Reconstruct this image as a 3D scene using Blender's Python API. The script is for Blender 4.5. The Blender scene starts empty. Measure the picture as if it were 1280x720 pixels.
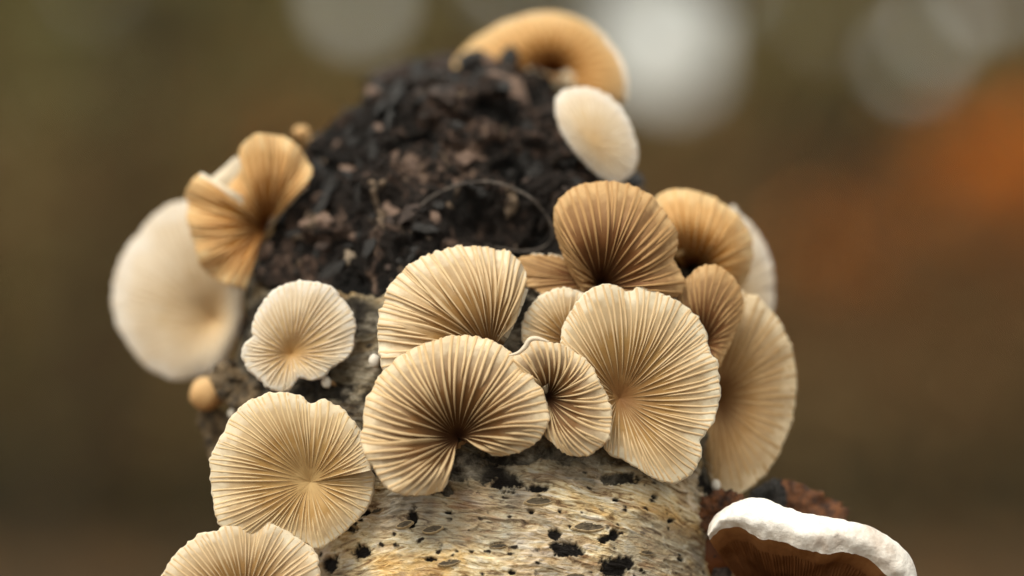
import bpy, math, random
import numpy as np
from mathutils import Vector, Matrix

random.seed(7)
RNG = np.random.default_rng(11)
scene = bpy.context.scene
col = scene.collection

# ------------------------------------------------------------------ camera
DIST = 0.40            # metres from lens to the plane of sharp focus (Y = 0)
SPX = 0.14 / 1280      # metres per photograph pixel at that plane
ZC = 0.45              # lens height above the forest floor
cam_data = bpy.data.cameras.new('camera')
cam_data.sensor_width = 36.0
cam_data.lens = 36.0 * DIST / 0.14
cam_data.clip_start = 0.01
cam_data.clip_end = 400.0
cam_data.dof.use_dof = True
cam_data.dof.focus_distance = DIST
cam_data.dof.aperture_fstop = cam_data.lens / 19.0
cam = bpy.data.objects.new('camera', cam_data)
cam.location = (0, -DIST, ZC)
cam.rotation_euler = (math.radians(90), 0, 0)
col.objects.link(cam)
scene.camera = cam

# ------------------------------------------------------------------ sky, sun, exposure
SUN_EL, SUN_AZ = math.radians(58), math.radians(215)   # azimuth: clockwise from +Y
world = bpy.data.worlds.new('World')
scene.world = world
world.use_nodes = True
wn, wl = world.node_tree.nodes, world.node_tree.links
wn.clear()
sky = wn.new('ShaderNodeTexSky'); sky.sky_type = 'NISHITA'; sky.sun_disc = False
sky.sun_elevation = SUN_EL; sky.sun_rotation = SUN_AZ
sky.air_density = 1.0; sky.dust_density = 1.5; sky.ozone_density = 1.0
hs = wn.new('ShaderNodeHueSaturation'); hs.inputs['Saturation'].default_value = 0.18
tint = wn.new('ShaderNodeMix'); tint.data_type = 'RGBA'; tint.blend_type = 'MULTIPLY'
tint.inputs['Factor'].default_value = 1.0
tint.inputs[7].default_value = (1.0, 0.95, 0.82, 1)
bg = wn.new('ShaderNodeBackground'); bg.inputs['Strength'].default_value = 0.15
wo = wn.new('ShaderNodeOutputWorld')
wl.new(sky.outputs[0], hs.inputs['Color']); wl.new(hs.outputs[0], tint.inputs[6])
wl.new(tint.outputs[2], bg.inputs['Color']); wl.new(bg.outputs[0], wo.inputs['Surface'])

sun_data = bpy.data.lights.new('sun', 'SUN')
sun_data.energy = 1.5; sun_data.angle = math.radians(24); sun_data.color = (1.0, 0.93, 0.80)
sun = bpy.data.objects.new('sun', sun_data)
sd = Vector((math.sin(SUN_AZ) * math.cos(SUN_EL), math.cos(SUN_AZ) * math.cos(SUN_EL), math.sin(SUN_EL)))
sun.rotation_euler = sd.to_track_quat('Z', 'Y').to_euler()
sun.location = (0, 0, 3)
col.objects.link(sun)

vs = scene.view_settings
vs.view_transform = 'Standard'; vs.look = 'None'; vs.gamma = 1.0; vs.exposure = 0.75
vs.use_curve_mapping = False
scene.render.engine = 'CYCLES'
cy = scene.cycles
cy.use_denoising = True
try: cy.denoiser = 'OPENIMAGEDENOISE'
except Exception: pass
cy.max_bounces = 8; cy.diffuse_bounces = 4; cy.transmission_bounces = 4; cy.transparent_max_bounces = 4
cy.sample_clamp_indirect = 6.0; cy.caustics_reflective = False; cy.caustics_refractive = False

# ------------------------------------------------------------------ helpers
def W(px, py, Y):
    """photograph pixel + depth (m behind the focal plane) -> world points"""
    px, py, Y = np.broadcast_arrays(np.asarray(px, float), np.asarray(py, float), np.asarray(Y, float))
    k = SPX * (DIST + Y) / DIST
    return np.stack([(px - 640) * k, Y, ZC - (py - 360) * k], -1)

def to_px(P):
    k = SPX * (DIST + P[..., 1]) / DIST
    return np.stack([P[..., 0] / k + 640, (ZC - P[..., 2]) / k + 360], -1)

def hash3(ix, iy, iz, seed):
    h = (ix.astype(np.int64) * 374761393 + iy.astype(np.int64) * 668265263 + iz.astype(np.int64) * 2147483647 + seed * 1274126177) & 0xFFFFFFFF
    h = ((h ^ (h >> 13)) * 1274126177) & 0xFFFFFFFF
    h = ((h ^ (h >> 16)) * 2246822519) & 0xFFFFFFFF
    h = h ^ (h >> 15)
    return (h & 0xFFFFFF).astype(float) / 0xFFFFFF

def vnoise(P, seed=0):
    I = np.floor(P).astype(np.int64); F = P - I
    F = F * F * F * (F * (F * 6 - 15) + 10)
    r = 0
    for dx in (0, 1):
        wx = F[..., 0] if dx else 1 - F[..., 0]
        for dy in (0, 1):
            wy = F[..., 1] if dy else 1 - F[..., 1]
            for dz in (0, 1):
                wz = F[..., 2] if dz else 1 - F[..., 2]
                r = r + wx * wy * wz * hash3(I[..., 0] + dx, I[..., 1] + dy, I[..., 2] + dz, seed)
    return r * 2 - 1

def fbm(P, seed=0, octs=4, gain=0.5):
    a, s, r = 1.0, 0.0, 0
    for o in range(octs):
        r = r + a * vnoise(P * (2.03 ** o) + o * 17.3, seed + o); s += a; a *= gain
    return r / s

def worley(P, seed=0):
    I = np.floor(P).astype(np.int64)
    f1 = np.full(P.shape[:-1], 9.0); f2 = f1.copy(); cid = np.zeros(P.shape[:-1])
    for dx in (-1, 0, 1):
        for dy in (-1, 0, 1):
            for dz in (-1, 0, 1):
                a, b, c = I[..., 0] + dx, I[..., 1] + dy, I[..., 2] + dz
                q = np.stack([a + hash3(a, b, c, seed), b + hash3(a, b, c, seed + 1), c + hash3(a, b, c, seed + 2)], -1)
                d = np.sqrt(((q - P) ** 2).sum(-1))
                idv = hash3(a, b, c, seed + 3)
                m = d < f1
                f2 = np.where(m, f1, np.minimum(f2, d)); cid = np.where(m, idv, cid); f1 = np.where(m, d, f1)
    return f1, f2, cid

def sstep(a, b, x):
    t = np.clip((x - a) / (b - a), 0, 1); return t * t * (3 - 2 * t)

def mesh_obj(name, verts, faces, mats, parent=None, smooth=True, attrs=None, mat_idx=None, loc=None):
    verts = np.asarray(verts, float)
    if loc is not None: verts = verts - np.asarray(loc)
    me = bpy.data.meshes.new(name)
    faces = np.asarray(faces, dtype=np.int32)
    n, k = faces.shape
    me.vertices.add(len(verts)); me.vertices.foreach_set('co', verts.astype(np.float32).ravel())
    me.loops.add(n * k); me.loops.foreach_set('vertex_index', faces.ravel())
    me.polygons.add(n); me.polygons.foreach_set('loop_start', np.arange(0, n * k, k, dtype=np.int32))
    if mat_idx is not None: me.polygons.foreach_set('material_index', np.asarray(mat_idx, dtype=np.int32))
    me.polygons.foreach_set('use_smooth', np.full(n, smooth, dtype=bool))
    for a, val in (attrs or {}).items():
        at = me.attributes.new(a, 'FLOAT', 'POINT'); at.data.foreach_set('value', np.asarray(val, np.float32).ravel())
    me.update(calc_edges=True); me.validate()
    for m in (mats if isinstance(mats, (list, tuple)) else [mats]): me.materials.append(m)
    o = bpy.data.objects.new(name, me); col.objects.link(o)
    if loc is not None and parent is None: o.location = loc
    if parent is not None: o.parent = parent
    return o

def empty(name, loc):
    o = bpy.data.objects.new(name, None); o.location = loc; o.empty_display_size = 0.005
    col.objects.link(o); return o

def tag(o, label=None, cat=None, group=None, kind=None):
    if label: o['label'] = label
    if cat: o['category'] = cat
    if group: o['group'] = group
    if kind: o['kind'] = kind
    return o

def grid_faces(nr, nc, closed=False):
    r = np.arange(nr - 1)[:, None]
    c = np.arange(nc if closed else nc - 1)[None, :]
    c2 = (c + 1) % nc
    return np.stack([r * nc + c, r * nc + c2, (r + 1) * nc + c2, (r + 1) * nc + c], -1).reshape(-1, 4)

# ------------------------------------------------------------------ materials
class NT:
    def __init__(self, name):
        self.m = bpy.data.materials.new(name); self.m.use_nodes = True
        self.n = self.m.node_tree.nodes; self.l = self.m.node_tree.links
        self.n.clear(); self.out = self.n.new('ShaderNodeOutputMaterial')
    def node(self, t, **kw):
        x = self.n.new(t)
        for k, v in kw.items(): setattr(x, k, v)
        return x
    def link(self, a, b): self.l.new(a, b)
    def attr(self, name):
        a = self.node('ShaderNodeAttribute'); a.attribute_name = name; return a.outputs['Fac']
    def pos(self, scale=(1, 1, 1)):
        g = self.node('ShaderNodeNewGeometry'); mp = self.node('ShaderNodeMapping')
        mp.inputs['Scale'].default_value = scale
        self.link(g.outputs['Position'], mp.inputs['Vector']); return mp.outputs[0]
    def wrap(self, scale=(1, 1, 1)):
        cb = self.node('ShaderNodeCombineXYZ'); self.link(self.attr('wrap_u'), cb.inputs[0]); self.link(self.attr('wrap_v'), cb.inputs[2])
        mp = self.node('ShaderNodeMapping'); mp.inputs['Scale'].default_value = scale
        self.link(cb.outputs[0], mp.inputs['Vector']); return mp.outputs[0]
    def noise(self, vec, scale, detail=4, rough=0.55, dist=0.0):
        t = self.node('ShaderNodeTexNoise'); t.inputs['Scale'].default_value = scale
        t.inputs['Detail'].default_value = detail; t.inputs['Roughness'].default_value = rough
        t.inputs['Distortion'].default_value = dist
        self.link(vec, t.inputs['Vector']); return t.outputs['Fac']
    def voro(self, vec, scale, feature='F1'):
        t = self.node('ShaderNodeTexVoronoi'); t.feature = feature; t.inputs['Scale'].default_value = scale
        self.link(vec, t.inputs['Vector']); return t
    def ramp(self, fac, stops, interp='LINEAR'):
        r = self.node('ShaderNodeValToRGB'); cr = r.color_ramp; cr.interpolation = interp
        while len(cr.elements) < len(stops): cr.elements.new(0.5)
        for e, (p, c) in zip(cr.elements, stops):
            e.position = p; e.color = (*c, 1) if len(c) == 3 else c
        self.link(fac, r.inputs['Fac']); return r.outputs['Color']
    def mix(self, fac, a, b, blend='MIX'):
        m = self.node('ShaderNodeMix'); m.data_type = 'RGBA'; m.blend_type = blend
        if isinstance(fac, (int, float)): m.inputs['Factor'].default_value = fac
        else: self.link(fac, m.inputs['Factor'])
        for s, v in ((6, a), (7, b)):
            if isinstance(v, tuple): m.inputs[s].default_value = (*v, 1)
            else: self.link(v, m.inputs[s])
        return m.outputs[2]
    def math(self, op, a, b=None):
        m = self.node('ShaderNodeMath'); m.operation = op
        for i, v in enumerate((a, b)):
            if v is None: continue
            if isinstance(v, (int, float)): m.inputs[i].default_value = v
            else: self.link(v, m.inputs[i])
        return m.outputs[0]
    def bump(self, h, dist, strength=1.0):
        b = self.node('ShaderNodeBump'); b.inputs['Distance'].default_value = dist; b.inputs['Strength'].default_value = strength
        self.link(h, b.inputs['Height']); return b.outputs[0]
    def principled(self, color, rough=0.6, spec=0.3, normal=None, rough_in=None):
        p = self.node('ShaderNodeBsdfPrincipled')
        if isinstance(color, tuple): p.inputs['Base Color'].default_value = (*color, 1)
        else: self.link(color, p.inputs['Base Color'])
        p.inputs['Roughness'].default_value = rough
        if rough_in is not None: self.link(rough_in, p.inputs['Roughness'])
        p.inputs['Specular IOR Level'].default_value = spec
        if normal is not None: self.link(normal, p.inputs['Normal'])
        return p
    def finish(self, sh): self.link(sh.outputs[0], self.out.inputs['Surface']); return self.m

def flesh(name, hub, mid, rim, trans=0.28, edge=None, bumpy=0.00006, spec=0.25):
    """thin translucent fungus flesh; pigment runs from the hub outwards ('u'), gill edges ('h') paler"""
    t = NT(name)
    u = t.attr('u')
    n = t.noise(t.pos(), 420, 3, 0.6)
    u2 = t.math('ADD', u, t.math('MULTIPLY', t.math('SUBTRACT', n, 0.5), 0.30))
    if edge is None:
        c = t.ramp(u2, [(0.05, hub), (0.50, mid), (0.82, tuple(0.62 * a + 0.38 * b for a, b in zip(mid, rim))), (0.955, rim)])
    else:
        lo = tuple(0.55 * a + 0.45 * b for a, b in zip(hub, mid)); c0 = t.ramp(u2, [(0.05, hub), (0.5, mid), (0.95, rim)])
        e2 = t.ramp(u2, [(0.04, lo), (0.30, tuple(0.35 * a + 0.65 * b for a, b in zip(lo, edge))), (0.6, edge)])
        h = t.attr('h')
        c = t.mix(t.math('POWER', h, 0.8), c0, e2)
    blot = t.ramp(t.noise(t.pos(), 150, 5, 0.6), [(0.35, (0.86, 0.80, 0.72)), (0.62, (1, 1, 1))])
    c = t.mix(0.8, c, blot, 'MULTIPLY')
    bn = t.bump(t.noise(t.pos(), 2600, 3, 0.6), bumpy, 0.7)
    p = t.principled(c, 0.62, spec, bn)
    tr = t.node('ShaderNodeBsdfTranslucent'); t.link(t.mix(0.65, c, (0.85, 0.42, 0.12), 'MULTIPLY'), tr.inputs['Color'])
    ms = t.node('ShaderNodeMixShader'); ms.inputs[0].default_value = trans
    t.link(p.outputs[0], ms.inputs[1]); t.link(tr.outputs[0], ms.inputs[2])
    return t.finish(ms)

def family(key, hub, mid, rim, edge, trans=0.28):
    return (flesh(key + '_flesh', hub, mid, rim, trans),
            flesh(key + '_gill', hub, mid, rim, trans + 0.05, edge))
FAM = {
    'cream': family('cream', (0.24, 0.110, 0.036), (0.47, 0.285, 0.108), (0.91, 0.83, 0.64), (0.87, 0.70, 0.43)),
    'scallop': family('scallop', (0.26, 0.125, 0.042), (0.43, 0.262, 0.092), (0.91, 0.85, 0.66), (0.86, 0.68, 0.41)),
    'ivory': family('ivory', (0.66, 0.47, 0.22), (0.52, 0.325, 0.120), (0.91, 0.83, 0.63), (0.87, 0.71, 0.42)),
    'tan':   family('tan',   (0.055, 0.021, 0.008), (0.24, 0.122, 0.042), (0.90, 0.79, 0.57), (0.87, 0.68, 0.40)),
    'brown': family('brown', (0.050, 0.017, 0.006), (0.21, 0.090, 0.030), (0.70, 0.47, 0.23), (0.58, 0.36, 0.16)),
    'dun':   family('dun',   (0.22, 0.105, 0.038), (0.42, 0.25, 0.100), (0.86, 0.73, 0.50), (0.60, 0.41, 0.20)),
    'pale':  family('pale',  (0.56, 0.34, 0.13), (0.72, 0.54, 0.30), (0.91, 0.88, 0.79), (0.91, 0.82, 0.62)),
    'white': family('white', (0.70, 0.50, 0.27), (0.78, 0.63, 0.41), (0.90, 0.87, 0.79), (0.9, 0.83, 0.67)),
    'orange': family('orange', (0.16, 0.045, 0.009), (0.62, 0.31, 0.080), (0.90, 0.70, 0.38), (0.88, 0.61, 0.27), 0.36),
}
M_TOP = flesh('cap_skin', (0.80, 0.70, 0.52), (0.84, 0.76, 0.60), (0.88, 0.82, 0.68), 0.2)
M_STEM = flesh('stem_flesh', (0.55, 0.36, 0.18), (0.55, 0.36, 0.18), (0.62, 0.44, 0.24), 0.1)
M_BEAD = flesh('button_flesh', (0.85, 0.80, 0.70), (0.88, 0.84, 0.75), (0.9, 0.87, 0.8), 0.15)
M_BUD = flesh('bud_flesh', (0.62, 0.36, 0.15), (0.70, 0.44, 0.20), (0.80, 0.58, 0.32), 0.2)

def bark_material():
    t = NT('birch_bark')
    ps = t.wrap((0.30, 1.0, 1.5))
    streak = t.noise(ps, 900, 6, 0.65, 1.2)
    broad = t.noise(t.wrap((0.6, 1, 1.5)), 120, 5, 0.6, 0.6)
    base = t.ramp(streak, [(0.29, (0.045, 0.030, 0.020)), (0.37, (0.28, 0.19, 0.110)), (0.43, (0.58, 0.46, 0.28)), (0.52, (0.84, 0.75, 0.55)), (0.62, (0.92, 0.90, 0.83))])
    tone = t.ramp(broad, [(0.30, (0.40, 0.38, 0.36)), (0.41, (0.80, 0.70, 0.62)), (0.50, (1.0, 0.95, 0.84)), (0.62, (0.95, 0.72, 0.42)), (0.72, (0.80, 0.62, 0.52))])
    c = t.mix(1.0, base, tone, 'MULTIPLY')
    grey = t.ramp(t.noise(t.pos(), 75, 4, 0.6, 0.4), [(0.47, (0, 0, 0)), (0.64, (1, 1, 1))])
    c = t.mix(t.math('MULTIPLY', grey, 0.62), c, t.mix(streak, (0.04, 0.04, 0.038), (0.33, 0.32, 0.29)))
    rust = t.ramp(t.noise(t.wrap((0.5, 1, 1.6)), 210, 4, 0.6, 0.5), [(0.57, (0, 0, 0)), (0.70, (1, 1, 1))])
    c = t.mix(t.math('MULTIPLY', rust, 0.55), c, (0.22, 0.085, 0.030))
    # pin-head fungal specks and black spots
    wv = t.node('ShaderNodeVectorMath'); wv.operation = 'MULTIPLY_ADD'; wv.inputs[1].default_value = (0.0012, 0.0012, 0.0012)
    wt = t.node('ShaderNodeTexNoise'); wt.inputs['Scale'].default_value = 900; wt.inputs['Detail'].default_value = 3
    t.link(t.pos(), wt.inputs['Vector']); t.link(wt.outputs['Color'], wv.inputs[0]); t.link(t.wrap((0.8, 1, 1.3)), wv.inputs[2])
    v = t.voro(wv.outputs[0], 560)
    gate = t.ramp(t.noise(t.pos(), 230, 3, 0.6), [(0.44, (0, 0, 0)), (0.54, (1, 1, 1))])
    sp = t.ramp(v.outputs['Distance'], [(0.14, (1, 1, 1)), (0.27, (0, 0, 0))])
    c = t.mix(t.math('MULTIPLY', sp, gate), c, (0.022, 0.015, 0.010))
    v3 = t.voro(t.wrap((0.4, 1, 1.8)), 300)
    sp3 = t.ramp(t.math('ADD', v3.outputs['Distance'], t.math('MULTIPLY', t.noise(t.pos(), 1500, 2), 0.25)), [(0.20, (1, 1, 1)), (0.30, (0, 0, 0))])
    c = t.mix(t.math('MULTIPLY', sp3, 0.7), c, (0.07, 0.042, 0.024))
    pit_shade = t.attr('pit_shade')
    c = t.mix(pit_shade, c, (0.008, 0.006, 0.005))  # black of the torn pits, also painted as shade under the caps
    rot_shade_amt = t.attr('rot')  # rotten bark plus the dark band painted as shade below the fungi
    rot_shade_col = t.ramp(t.noise(t.pos(), 260, 5, 0.65, 0.5), [(0.40, (0.014, 0.011, 0.008)), (0.50, (0.055, 0.046, 0.034)), (0.61, (0.19, 0.165, 0.125)), (0.74, (0.42, 0.38, 0.31))])
    c = t.mix(rot_shade_amt, c, rot_shade_col)
    h = t.math('ADD', t.math('MULTIPLY', streak, 1.0), t.math('MULTIPLY', t.noise(t.pos(), 2400, 4, 0.65), 0.5))
    bn = t.bump(h, 0.0006, 0.9)
    return t.finish(t.principled(c, 0.65, 0.16, bn))
M_BARK = bark_material()

def rot_material():
    t = NT('blackened_rotten_wood')
    a = t.noise(t.pos(), 190, 6, 0.68, 0.7)
    c = t.ramp(a, [(0.48, (0.004, 0.0035, 0.003)), (0.56, (0.010, 0.0085, 0.007)), (0.615, (0.070, 0.045, 0.034)), (0.68, (0.22, 0.150, 0.110)), (0.80, (0.38, 0.30, 0.22))])
    e = t.attr('lump')
    c2 = t.ramp(t.math('ADD', e, t.math('MULTIPLY', t.math('SUBTRACT', t.noise(t.pos(), 600, 4), 0.5), 0.5)),
                [(0.35, (0, 0, 0)), (0.75, (1, 1, 1))])
    c = t.mix(t.math('MULTIPLY', c2, 0.07), c, (0.16, 0.10, 0.075))
    cell = t.ramp(t.math('ADD', t.attr('cell'), t.math('MULTIPLY', t.math('SUBTRACT', t.noise(t.pos(), 420, 5, 0.7), 0.5), 0.9)), [(0.84, (0, 0, 0)), (0.98, (1, 1, 1))])
    c = t.mix(t.math('MULTIPLY', cell, 0.75), c, t.ramp(t.noise(t.pos(), 900, 4, 0.7), [(0.35, (0.035, 0.020, 0.014)), (0.55, (0.13, 0.080, 0.058)), (0.72, (0.32, 0.225, 0.165))]))
    chip = t.ramp(t.math('ADD', t.attr('chip'), t.math('MULTIPLY', t.math('SUBTRACT', t.noise(t.pos(), 800, 3, 0.7), 0.5), 0.3)), [(0.95, (0, 0, 0)), (1.0, (1, 1, 1))])
    c = t.mix(t.math('MULTIPLY', chip, 0.8), c, (0.33, 0.24, 0.165))
    bn = t.bump(t.noise(t.pos(), 1300, 6, 0.7), 0.0009, 1.0)
    return t.finish(t.principled(c, 0.42, 0.20, bn))
M_ROT = rot_material()

def crumb_material(name, c0, c1, rough=0.5):
    t = NT(name)
    c = t.ramp(t.noise(t.pos(), 700, 5, 0.65), [(0.35, c0), (0.68, c1)])
    bn = t.bump(t.noise(t.pos(), 2200, 4, 0.7), 0.0004, 0.9)
    return t.finish(t.principled(c, rough, 0.4, bn))
M_CR = [crumb_material('black_crumb', (0.004, 0.0035, 0.003), (0.018, 0.015, 0.013), 0.4),
        crumb_material('dark_brown_crumb', (0.014, 0.009, 0.007), (0.075, 0.048, 0.036), 0.5),
        crumb_material('pink_brown_crumb', (0.07, 0.042, 0.031), (0.28, 0.185, 0.135), 0.6),
        crumb_material('pale_crumb', (0.20, 0.15, 0.105), (0.46, 0.37, 0.27), 0.6)]
M_ROTTAN = crumb_material('rotten_tan_wood', (0.012, 0.009, 0.006), (0.30, 0.21, 0.115), 0.6)
M_LENT = crumb_material('lenticel_cork', (0.060, 0.044, 0.026), (0.14, 0.105, 0.062), 0.6)
M_LENTRIM = crumb_material('lenticel_rim', (0.30, 0.21, 0.11), (0.62, 0.48, 0.28), 0.6)
M_TORN = crumb_material('torn_rusty_bark', (0.020, 0.008, 0.004), (0.20, 0.070, 0.018), 0.5)
M_FIBRE = crumb_material('fibre', (0.040, 0.032, 0.026), (0.13, 0.105, 0.085), 0.45)

# ------------------------------------------------------------------ forest floor and far wood
def forest_floor():
    xs = np.linspace(-60, 60, 161); ys = np.concatenate([np.linspace(-40, 3, 40), np.linspace(3.2, 14, 60), np.linspace(15, 160, 40)])
    X, Yy = np.meshgrid(xs, ys)
    Z = 0.75 * sstep(5.6, 8.0, Yy) + 0.10 * fbm(np.stack([X * .35, Yy * .35, X * 0], -1), 3, 4) * sstep(2, 6, np.hypot(X, Yy)) + 0.02 * np.clip(Yy - 8, 0, None)
    t = NT('leaf_litter')
    v = t.voro(t.pos(), 14); v.distance = 'EUCLIDEAN'
    c = t.ramp(v.outputs['Color'], [(0.2, (0.035, 0.022, 0.010)), (0.45, (0.085, 0.050, 0.020)), (0.65, (0.15, 0.075, 0.024)), (0.85, (0.070, 0.058, 0.024))], 'CONSTANT')
    c = t.mix(0.7, c, t.ramp(t.noise(t.pos(), 1.3, 5), [(0.35, (0.45, 0.42, 0.36)), (0.65, (1, 1, 1))]), 'MULTIPLY')
    bn = t.bump(v.outputs['Distance'], 0.03, 0.8)
    m = t.finish(t.principled(c, 0.75, 0.25, bn))
    o = mesh_obj('forest_floor', np.stack([X, Yy, Z], -1).reshape(-1, 3), grid_faces(len(ys), len(xs)), m)
    tag(o, kind='structure', label='brown leaf littered forest floor rising behind the log', cat='forest floor')
forest_floor()

def far_wood():
    """autumn undergrowth five metres off: tens of thousands of leaves, thin stems, gaps of open sky"""
    n = 230000
    Y0, Y1 = 5.0, 5.5
    y = RNG.uniform(Y0, Y1, n); k = SPX * (DIST + y) / DIST
    px = RNG.uniform(-1350, 2650, n); py = RNG.uniform(-440, 900, n)
    x = (px - 640) * k; z = ZC - (py - 360) * k
    # openings in the leaves: (px, py, radius, share of leaves gone)
    gaps = [(818, 44, 50, 1.0), (845, 80, 24, 1.0), (446, -4, 19, 1.0), (1140, 76, 11, 1.0), (1170, 34, 10, 1.0), (1032, 18, 9, 1.0),
            (1240, -14, 14, 1.0), (640, -30, 15, 1.0), (110, -20, 10, 0.8), (905, -14, 10, 0.9), (-150, -60, 50, 1), (1450, -30, 50, 1), (250, -160, 60, 1), (980, -190, 70, 1)]
    keep = np.ones(n, bool)
    for gx, gy, r, s in gaps:
        d = np.hypot(px - gx, py - gy)
        keep &= ~((d < r + 12) & (RNG.random(n) < s))
    thin = sstep(120, -380, py) * 0.35
    keep &= RNG.random(n) > thin
    x, y, z, px, py = x[keep], y[keep], z[keep], px[keep], py[keep]; n = len(x)
    q = np.stack([px / 210, py / 210, px * 0 + 3.3], -1)
    f = fbm(q, 21, 3); g = fbm(q * 1.3 + 9, 31, 3)
    olive = np.array([0.20, 0.18, 0.075]); brown = np.array([0.20, 0.132, 0.056]); rust = np.array([0.22, 0.105, 0.042]); dark = np.array([0.055, 0.048, 0.026])
    oran = np.array([0.80, 0.27, 0.035])
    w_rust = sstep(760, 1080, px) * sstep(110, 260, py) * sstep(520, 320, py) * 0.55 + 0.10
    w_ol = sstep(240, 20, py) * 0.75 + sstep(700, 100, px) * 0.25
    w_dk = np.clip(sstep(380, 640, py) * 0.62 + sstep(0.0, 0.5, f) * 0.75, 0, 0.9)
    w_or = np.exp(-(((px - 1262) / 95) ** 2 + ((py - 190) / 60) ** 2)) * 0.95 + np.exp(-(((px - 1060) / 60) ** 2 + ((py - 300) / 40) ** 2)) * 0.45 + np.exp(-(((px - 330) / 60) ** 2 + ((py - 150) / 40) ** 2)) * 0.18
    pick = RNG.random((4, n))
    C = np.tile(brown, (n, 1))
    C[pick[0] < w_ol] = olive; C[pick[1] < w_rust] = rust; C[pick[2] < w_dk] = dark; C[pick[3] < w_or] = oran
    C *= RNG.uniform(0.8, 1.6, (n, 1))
    size = RNG.uniform(0.016, 0.034, n)
    a = RNG.uniform(0, 2 * math.pi, n); tilt = RNG.normal(0, 0.7, n); yaw = RNG.normal(0, 0.7, n)
    ux = np.stack([np.cos(a) * np.cos(yaw), np.sin(yaw), np.sin(a)], -1); ux /= np.linalg.norm(ux, axis=1)[:, None]
    up = np.stack([-np.sin(a), np.sin(tilt), np.cos(a) * np.cos(tilt)], -1); up -= (up * ux).sum(1)[:, None] * ux; up /= np.linalg.norm(up, axis=1)[:, None]
    nn = np.cross(ux, up); P = np.stack([x, y, z], -1)
    s = size[:, None]
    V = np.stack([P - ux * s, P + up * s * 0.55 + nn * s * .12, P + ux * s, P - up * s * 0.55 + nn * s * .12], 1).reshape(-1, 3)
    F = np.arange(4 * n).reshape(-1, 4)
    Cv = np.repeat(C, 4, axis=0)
    # thin stems
    sv, sf, sc = [], [], []
    base = len(V)
    for i in range(44):
        bx = RNG.uniform(-3.0, 3.0); by = RNG.uniform(4.9, 5.9); lean = RNG.normal(0, 0.16); r = RNG.uniform(0.006, 0.022)
        for j in range(9):
            zz = -0.05 + j * 0.25; cx_ = bx + lean * zz + 0.03 * math.sin(j * 1.7 + i)
            for m in range(6):
                an = m * math.pi / 3; rr = r * (1 - 0.07 * j)
                sv.append((cx_ + rr * math.cos(an), by + rr * math.sin(an), zz)); sc.append((0.045, 0.034, 0.022))
            if j:
                o0 = base + len(sv) - 12
                for m in range(6): sf.append((o0 + m, o0 + (m + 1) % 6, o0 + 6 + (m + 1) % 6, o0 + 6 + m))
    V = np.concatenate([V, np.array(sv)]); F = np.concatenate([F, np.array(sf)]); Cv = np.concatenate([Cv, np.array(sc)])
    t = NT('autumn_leaves')
    at = t.node('ShaderNodeAttribute'); at.attribute_name = 'leaf_colour'
    p = t.principled(at.outputs['Color'], 0.6, 0.25)
    tr = t.node('ShaderNodeBsdfTranslucent'); t.link(at.outputs['Color'], tr.inputs['Color'])
    ms = t.node('ShaderNodeMixShader'); ms.inputs[0].default_value = 0.3
    t.link(p.outputs[0], ms.inputs[1]); t.link(tr.outputs[0], ms.inputs[2])
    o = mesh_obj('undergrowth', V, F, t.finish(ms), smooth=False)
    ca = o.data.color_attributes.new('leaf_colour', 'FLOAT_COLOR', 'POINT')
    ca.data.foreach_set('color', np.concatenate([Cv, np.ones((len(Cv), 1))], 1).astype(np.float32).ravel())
    tag(o, kind='stuff', label='out of focus olive, brown and rust undergrowth far behind the log', cat='undergrowth')
far_wood()

# ------------------------------------------------------------------ the log
LOG = np.array([  # front-line pixel row, depth mm, half width px, centre px
    (4700, -5, 300, 632), (1400, -5, 288, 632), (900, -5, 285, 632), (720, -3, 285, 632), (575, 0, 290, 632), (480, 4, 325, 620), (380, 9, 340, 612),
    (270, 17, 312, 604), (205, 22, 262, 580), (160, 27, 218, 566), (130, 31, 184, 562), (112, 34, 154, 568),
    (100, 37, 122, 578), (93, 41, 92, 585), (89, 46, 56, 588), (90, 52, 10, 590)], float)

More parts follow.
